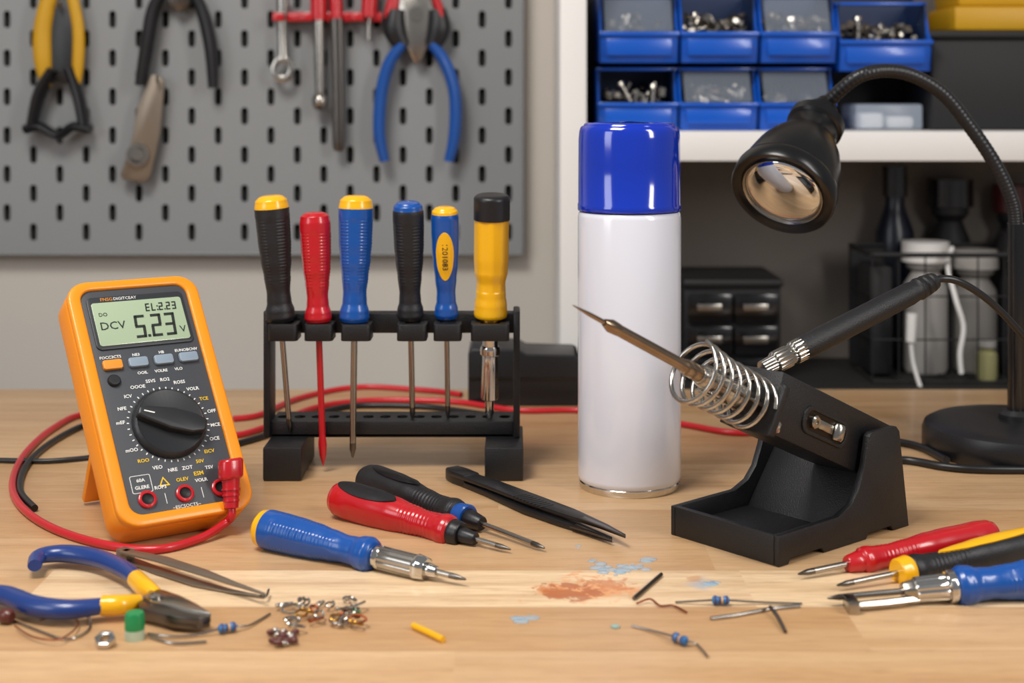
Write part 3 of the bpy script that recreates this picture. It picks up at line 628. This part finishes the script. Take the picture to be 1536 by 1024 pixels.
part('rear_panel',[poly([MS@Vector((a,.004,z)) for a,z in ((L_-.004,.003),(L_,.003),(L_-.010,.053),(L_-.014,.053))],e2*(W_-.008),.0005)],BLK2,ss)
bq=[(.012,.0985),(0,.0685),(.068,.0385),(.0800,.0335),(.1085,.053),(.1085,.056)]
e0=.0065;bd=.034
blk=part('holder_block',[poly([MS@Vector((a,e0,z)) for a,z in bq],e2*bd,.0006)],BLK2,ss)
ax=Vector((-.916,0,.40)).normalized(); px=Vector((.40,0,.916)).normalized()
MB=Matrix((MS.to_3x3()@(-ax),MS.to_3x3()@px,MS.to_3x3()@Vector((0,-1,0)))).transposed().to_4x4(); MB.translation=MS@Vector((.006,e0,.0835))
part('window_recess',[ring(rr(.042,.015,.006,.045,-.001),rr(.036,.0108,.0045,.045,-.001),-.001,.0012,MB,.0004)],BLK2,blk)
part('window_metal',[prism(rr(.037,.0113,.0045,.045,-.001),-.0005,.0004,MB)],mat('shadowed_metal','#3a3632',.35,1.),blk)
part('window_roller',[lathe([(0,-.0045),(.0034,-.0045),(.0042,-.003),(.0042,.003),(.0034,.0045),(0,.0045)],MB@Matrix.Translation((.056,-.001,.0004))@Matrix.Rotation(math.pi/2,4,'X'),20),lathe([(0,-.001),(.0036,-.001),(.0036,.0018),(.0028,.0026),(.0012,.0026),(.001,.0018),(0,.0018)],MB@Matrix.Translation((.034,-.001,.0004)),20),bx(.038,.051,-.0035,.0015,0,.0016,.0005,MB)],STEEL,blk)
part('screw',[lathe([(0,0),(.003,0),(.003,.002),(.001,.0028),(0,.0025)],MB@Matrix.Translation((.004,-.012,0)),20)],CHR,blk)
ctr=MS@Vector((.005,e0+.0125,.0800)); adir=(MS.to_3x3()@ax).normalized()
tipP=W(858,457,.70); idir=(tipP-ctr).normalized()
MCo=frame(ctr,ctr+idir)
pts=[];turn=7.2;N_=int(turn*32);Ls=.053
for i in range(N_+1):
    t=i/N_; a=t*turn*2*math.pi; rr2=.0142+.0026*max(0,(t-.6)/.4)
    pts.append(MCo@Vector((rr2*math.cos(a),rr2*math.sin(a),.001+t*Ls)))
part('coil_spring',[tube(pts,.00120,10,1,smooth=False)],SPR,ss,label='chrome coil spring')
part('spring_mount',[ring(rr(.031,.028,.0015),rr(.0165,.0165,.008),-.004,.0005,frame(ctr,ctr+idir),.0005)],BLK2,ss)
LT=(tipP-ctr).length
si=thing('soldering_iron','soldering iron with bronze barrel resting in the coil holder','soldering iron',ctr)
part('tip',[lathe([(0,LT-.028),(.0013,LT-.028),(.0011,LT-.012),(.0003,LT-.001),(0,LT)],MCo,20)],BRZ,si)
part('tip_nut',[lathe([(0,LT-.033),(.0030,LT-.033),(.0034,LT-.027),(.0018,LT-.0225),(0,LT-.0225)],MCo,24)],BRZ,si)
part('barrel',[lathe([(0,.045),(.0042,.045),(.0042,.056),(.0036,.059),(.0030,.061),(.0029,LT-.034),(.0024,LT-.032),(0,LT-.032)],MCo,32)],BRZ,si)
part('heater_sleeve',[lathe([(0,.004),(.0055,.004),(.0055,.012),(.0062,.014),(.0062,.020),(.0052,.022),(.0052,.034),(.0058,.036),(.0058,.044),(.0045,.047),(0,.047)],MCo,32)]+[tube([MCo@Vector((.0074*math.cos(k*2.09),.0074*math.sin(k*2.09),.004)),MCo@Vector((.0074*math.cos(k*2.09),.0074*math.sin(k*2.09),.040))],.0012,8) for k in range(3)],STEEL,si)
hA=W(1152,549,.800);hB=W(1402,421,.850); MH=frame(hA,hB);LH=(hB-hA).length
kn2=lambda a,z:1+.05*math.cos(20*a)
part('connector',[lathe([(0,-.004),(.0042,-.004),(.0045,.004),(.0058,.005),(.0058,.014),(.0050,.015),(.0050,.017),(.0062,.018),(.0062,.024),(0,.024)],MH,60,kn2)],STEEL,si)
part('handle',[lathe([(0,.022),(.0060,.022),(.0066,.026),(.0068,.04),(.0066,LH-.02),(.0060,LH-.016),(.0060,LH-.014),(.0066,LH-.013),(.0062,LH-.010),(.0054,LH-.009),(.0062,LH-.008),(.0058,LH-.005),(.005,LH-.004),(.0056,LH-.003),(.0048,LH),(0,LH)],MH,36)],BLK2,si)
part('cord',[tube([hB-(hB-hA).normalized()*.004,W(1412,418,.853),W(1440,423,.855),W(1480,448,.86),W(1520,487,.865),W(1560,540,.87),W(1600,640,.875),T(1680,690,.003)],.0022,12,10)],BLKC,si)
# ================================================================= DESK LAMP
lc=T(1525,677); lp=thing('desk_lamp','black gooseneck desk lamp with round magnifier lens head','lamp',lc)
M=Matrix.Translation(lc)
part('base',[lathe([(0,0),(.0615,0),(.0628,.002),(.0628,.014),(.0612,.0182),(.057,.0205),(.045,.0215),(.012,.0225),(.012,.026),(.009,.029),(0,.029)],M,96)],BLK,lp)
zt=W(0,335,lc.y).z
part('pole',[tube([lc+Vector((0,0,.024)),lc+Vector((0,0,zt))],.0062,24)],BLKG,lp)
hc=W(1173,290,.95); ad=Vector((.44,.66,.61)).normalized(); nk=hc+ad*.088
dd=lc.y
g=[nk-ad*.006,nk+ad*.006,W(1290,114,1.0),W(1350,108,1.003),W(1410,137,1.005),W(1455,190,dd),W(1495,250,dd),W(1519,305,dd),W(1524,345,dd)]
gp=cr(g,40); rs=[.0048*(1+.03*math.sin(i*1.6)) for i in range(len(gp))]
part('gooseneck',[tube(gp,rs,16,1,smooth=False)],BLK,lp,ang=80)
MLm=frame(hc,hc+ad)
hd=part('lamp_head',[lathe([(.0262,.003),(.0272,.0015),(.0315,-.0008),(.0335,-.0015),(.0345,0),(.0347,.008),(.0340,.0105),(.0325,.012),(.0318,.020),(.0295,.032),(.0255,.043),(.0205,.052),(.0178,.057),(.0172,.067),(.0192,.0685),(.0192,.075),(.0172,.077),(.0110,.0775),(.0110,.087),(.0088,.089),(.0066,.096),(0,.096)],MLm,96)],BLKS,lp)
part('lens_ring',[lathe([(.0274,.0018),(.0268,.0002),(.0258,.0014),(.0256,.004)],MLm,64)],STEEL,hd)
part('lens',[lathe([(.0259,.0035)]+[(.0259*math.cos(k*math.pi/24),.0035-.0062*math.sin(k*math.pi/24)) for k in range(1,12)]+[(0,-.0027)],MLm,64)],MIR,hd)
cable('lamp_cord',[T(1420,690,.0028),T(1385,672,.0028),T(1350,663,.0028),T(1290,655,.0028),T(1230,660,.0028)],.0026,BLKC,'black power cord beside the lamp base')
cable('lamp_cord',[T(1590,704,.0028),T(1480,704,.0028),T(1420,700,.0028),T(1360,690,.0028),T(1300,690,.0028),T(1240,680,.0028)],.0026,BLKC,'black power cord curving in front of the lamp base')
# ================================================================= TWEEZERS / PLIERS
def strip(c,wd,z0,z1,b=.0006):
    P=[T(x,y,(z0+z1)/2) for x,y in c]; Lp=[];Rp=[]
    for i,p in enumerate(P):
        t=(P[min(i+1,len(P)-1)]-P[max(i-1,0)]).normalized(); nrm=Vector((-t.y,t.x,0))
        Lp.append(p+nrm*wd[i]); Rp.append(p-nrm*wd[i])
    o=Lp+Rp[::-1]; return poly([Vector((p.x,p.y,z0)) for p in o],(0,0,z1-z0),b)
tw=thing('tweezers','black precision tweezers with ribbed grip','tweezers',T(800,755))
part('arm',[strip([(684,708),(740,727),(800,750),(850,768),(905,789),(938,804)],[.0056,.0064,.0068,.0060,.0026,.0004],.005,.0072)],BLK,tw)
part('arm',[strip([(681,716),(735,737),(795,764),(845,782),(882,796),(918,809)],[.0045,.0052,.0056,.0048,.0024,.0004],.0005,.0035)],BLK,tw)
part('joint',[strip([(677,708),(690,713),(708,720)],[.005,.0066,.006],.0002,.0082,.0015)],BLK,tw)
part('grip_ribs',[strip([(778+k*5,742+k*2.0),(780+k*5,742.8+k*2.0)],[.0050,.0050],.007,.0074,.0001) for k in range(9)],BLK,tw)
part('tip',[strip([(872,776),(905,789),(938,804)],[.0028,.0018,.0004],.0068,.0076,.0003),strip([(860,788),(885,797),(918,810)],[.0028,.0018,.0004],.0028,.0038,.0003)],DSTEEL,tw,label='bare steel tips')
tw=thing('tweezers','bare steel tweezers with hooked tip','tweezers',T(290,860))
part('arm',[strip([(183,826),(240,838),(300,857),(350,875),(398,891)],[.003,.0040,.0036,.0020,.0005],.0055,.0067)],TAN,tw)
part('arm',[strip([(181,834),(238,856),(296,875),(345,886),(396,895)],[.003,.0036,.0034,.0020,.0005],.0004,.0016)],TAN,tw)
part('joint',[strip([(180,830),(196,834)],[.003,.003],.0004,.0067,.0006)],TAN,tw)
part('tip',[tube([T(390,893,.003),T(399,894,.003),T(403,884,.003)],.0006,6)],DSTEEL,tw)
pl=thing('diagonal_pliers','pliers with navy handles and yellow collars','pliers',T(200,895))
part('handle',[tube([T(52,848,.007),T(60,834,.007),T(100,830,.007),T(150,838,.007),T(190,856,.007),T(213,876,.007)],[.0035,.0045,.0052,.0052,.0046,.0038],16,8,flat=.85)],NAVY,pl)
part('handle',[tube([T(-25,890,.007),T(10,893,.007),T(50,908,.007),T(100,914,.007),T(155,908,.007)],[.0048,.0052,.0054,.0052,.0042],16,8,flat=.85)],NAVY,pl)
part('collar',[tube([T(204,868,.007),T(218,881,.007),T(236,892,.006)],[.0044,.0044,.003],16)],YEL,pl); part('collar',[tube([T(153,908,.007),T(180,907,.007),T(208,902,.006)],[.0046,.0046,.0034],16)],YEL,pl)
part('jaw',[poly([T(x,y,.0085) for x,y in ((214,893),(226,883),(246,884),(270,892),(296,905),(317,919),(285,914),(255,906),(228,901))],(0,0,-.0045),.0005)],STEEL,pl)
part('jaw',[poly([T(x,y,.0075) for x,y in ((206,902),(218,894),(240,902),(268,911),(316,922),(298,927),(262,924),(232,916),(210,911))],(0,0,-.0055),.0005)],DSTEEL,pl)
part('pivot',[lathe([(0,0),(.0036,0),(.0036,.0012),(.0027,.0018),(.0009,.0018),(.0007,.0012),(0,.0012)],Matrix.Translation(T(232,896,.0083)),24)],STEEL,pl)
# ================================================================= SMALL PARTS
def resistor(label,a,c,b_,mids_a=(),mids_b=()):
    C=T(*c,.0026); d=(T(*b_)-T(*a)).normalized(); hl=.0042; m=thing('resistor',label,'resistor',T(*c),group='loose resistors on the workbench')
    Mx=frame(C-d*hl,C+d*hl); pr=[(0,0),(.0014,.0002),(.0021,.0010),(.0021,.0022),(.0017,.0030),(.0017,.0054),(.0021,.0062),(.0021,.0074),(.0014,.0082),(0,.0084)]
    part('body',[lathe(pr,Mx,20)],RESB,m)
    for rq,z in ((.0021,.0013),(.0017,.0034),(.0021,.0066)): part('colour_band',[lathe([(rq+.00008,z),(rq+.00008,z+.0006)],Mx,20)],BRN,m)
    part('colour_band',[lathe([(.00178,.0045),(.00178,.0051)],Mx,20)],YEL,m)
    part('lead',[tube([C-d*hl]+[T(*q,.0012) for q in mids_a]+[T(*a,.0008)],.00055,8)],STEEL,m); part('lead',[tube([C+d*hl]+[T(*q,.0012) for q in mids_b]+[T(*b_,.0008)],.00055,8)],STEEL,m)
resistor('blue banded resistor with long curled leads',(222,950),(341,941),(405,920),[(300,951),(262,954)],[(375,937)])
resistor('blue banded resistor with straight leads',(1013,903),(1081,900),(1203,905),(),[(1140,903)])
resistor('blue banded resistor with bent lead',(948,938),(1020,958),(1062,985),[(980,946)],[(1045,966)])
def rod(name,label,pts,r,mt,cat='wire'): return part(name,[tube(pts,r,8,6)],mt,base=pts[0],label=label,cat=cat)
rod('wire_offcut','thin steel wire offcut',[T(1066,927,.001),T(1110,921,.001),T(1160,912,.001),T(1200,908,.001)],.0009,STEEL)
rod('wire_offcut','short bent steel wire offcut',[T(1155,910,.003),T(1165,922,.002),T(1178,947,.001)],.0009,DSTEEL)
rod('wire_offcut','short dark steel pin',[T(951,897,.0012),T(992,861,.0012)],.0010,DSTEEL)
rod('wire_offcut','twisted copper wire piece',[T(955,905,.001),T(975,898,.002),T(990,908,.001),T(1010,908,.001),T(1030,918,.001)],.0005,COP)
rod('wire_offcut','curled steel wire offcut',[T(20,930,.001),T(60,946,.001),T(100,958,.001),T(132,945,.001),T(134,925,.001),T(118,920,.001)],.0005,STEEL)
rod('wire_offcut','loose looping steel wire offcut',[T(22,938,.002),T(50,955,.002),T(90,958,.003),T(118,935,.002),T(95,922,.002),T(60,930,.002)],.0004,COP)
rod('wire_offcut','steel wire offcut near the resistor',[T(225,954,.001),T(260,964,.001),T(310,962,.001)],.0006,STEEL)
part('bead_component',[lathe([(0,0),(.0022,.0004),(.0034,.002),(.0034,.0055),(.0022,.0072),(0,.0075)],frame(T(0,922,.0036),T(22,926,.0036)),20)],BRN,base=T(10,925),label='brown bead component on the workbench',cat='component')
part('yellow_sleeve',[tube([T(620,938,.0015),T(640,947,.0015),T(665,959,.0015)],.0015,14)],YEL,base=T(640,947),label='short yellow plastic sleeve',cat='sleeve')
gc=thing('capacitor','small green and clear cylindrical component','component',T(202,962)); M=Matrix.Translation(T(202,958))
part('body',[lathe([(0,.0045),(.0044,.0045),(.0044,.0105),(.0038,.012),(0,.012)],M,28)],GRN,gc); part('base',[lathe([(0,0),(.0044,0),(.0044,.0045),(0,.0045)],M,28)],mat('clear_green','#b8c8b0',.2),gc)
part('hex_nut',[ring([(.0048*math.cos(a*1.0472),.0048*math.sin(a*1.0472)) for a in range(6)],[(.0024*math.cos(a*1.0472),.0024*math.sin(a*1.0472)) for a in range(6)],-.0018,.0018,Matrix.Translation(T(158,960,.0028))@Matrix.Rotation(.4,4,'X'),.0004)],CHR,base=T(158,960),label='small shiny steel nut on the workbench',cat='nut')
part('green_component',[lathe([(0,0),(.0020,0),(.0021,.0008),(.0010,.0014),(0,.0014)],Matrix.Translation(T(923,941)),12)],mat('pale_green','#93ada4',.25),base=T(923,942),label='tiny pale green electronic component',cat='component')
for i in range(26):
    x=random.uniform(425,540);y=random.uniform(898,940) ; rr3=random.uniform(.0022,.0044); tilt=random.uniform(.1,.7);zz=.0008+rr3*math.sin(tilt)
    c=T(x,y,zz+.0003); Mx=Matrix.Translation(c)@Matrix.Rotation(random.uniform(0,6),4,'Z')@Matrix.Rotation(tilt,4,'X')
    part('wire_loop',[tube([Mx@Vector((rr3*math.cos(a*.6),rr3*.55*math.sin(a*.6),a*.00008)) for a in range(12)],.00055,7,4)],[STEEL,BRASS,COP][i%3 if i>14 else 0],base=T(x,y),label='small curled wire clipping in a scattered pile',cat='wire',group='wire clippings on the workbench')
for i in range(9):
    x=random.uniform(508,536);y=random.uniform(902,930)
    part('bead',[ball(T(x,y,.0013+random.uniform(0,.001)),.0011,(1.6,1,1),seg=10)],[COP,GRN,BRN][i%3],base=T(x,y),label='tiny coloured bead component',cat='bead',group='small beads on the workbench')
for i in range(24):
    x=random.uniform(405,444);y=random.uniform(944,966)
    part('bead',[ball(T(x,y,.0013+random.uniform(0,.0014)),.0013,(1.5,1,1),seg=10)],BRN if i%4 else STEEL,base=T(x,y),label='tiny dark red bead component',cat='bead',group='small beads on the workbench')
its=[]
for cx_,cy_,n,sx,sy in ((925,853,30,38,8),(890,840,4,12,3),(965,843,6,10,4),(778,927,14,16,5),(1068,873,6,14,7),(870,820,2,6,4)):
    for i in range(n):
        r3=random.choice((.0006,.0009,.0013,.0018,.0026,.0032)); its.append(ball(T(cx_+random.gauss(0,sx*.5),cy_+random.gauss(0,sy*.5),.0001),r3,(random.uniform(.9,1.6),1,.28),seg=14))
part('water_droplets',its,GLS,base=T(925,853),label='scattered clear liquid droplets on the wood',cat='droplets',kind='stuff')
# ================================================================= LIGHTS
def area(loc,tgt,sx,sy,e,col):
    l=bpy.data.lights.new('light','AREA'); l.shape='RECTANGLE'; l.size=sx; l.size_y=sy; l.energy=e; l.color=col
    o=bpy.data.objects.new('area_light',l); bpy.context.collection.objects.link(o); o.location=loc
    o.rotation_euler=(Vector(tgt)-Vector(loc)).to_track_quat('-Z','Y').to_euler(); return o
area((-.38,.42,1.08),(0,.85,0),.45,.38,12.8,(1,.955,.9))
area((.72,.30,.62),(.05,.90,.1),.16,.6,5.0,(1,.96,.92))
area((-.9,.2,.5),(-.1,.90,.1),.35,.5,2.6,(.94,.96,1))
wd_=bpy.data.worlds.new('w'); sc.world=wd_; wd_.use_nodes=True; bg=wd_.node_tree.nodes['Background']; bg.inputs[0].default_value=(.93,.95,1,1); bg.inputs[1].default_value=.25
# ================================================================= CAMERA
cd=bpy.data.cameras.new('camera'); cam=bpy.data.objects.new('camera',cd); bpy.context.collection.objects.link(cam)
cam.location=(0,0,H); cam.rotation_euler=(math.pi/2,0,0); cd.sensor_width=36; cd.lens=F/1536*36; cd.shift_y=-(512-YH)/1536; cd.clip_start=.01
cd.dof.use_dof=True; cd.dof.focus_distance=.84; cd.dof.aperture_fstop=7.5
sc.camera=cam
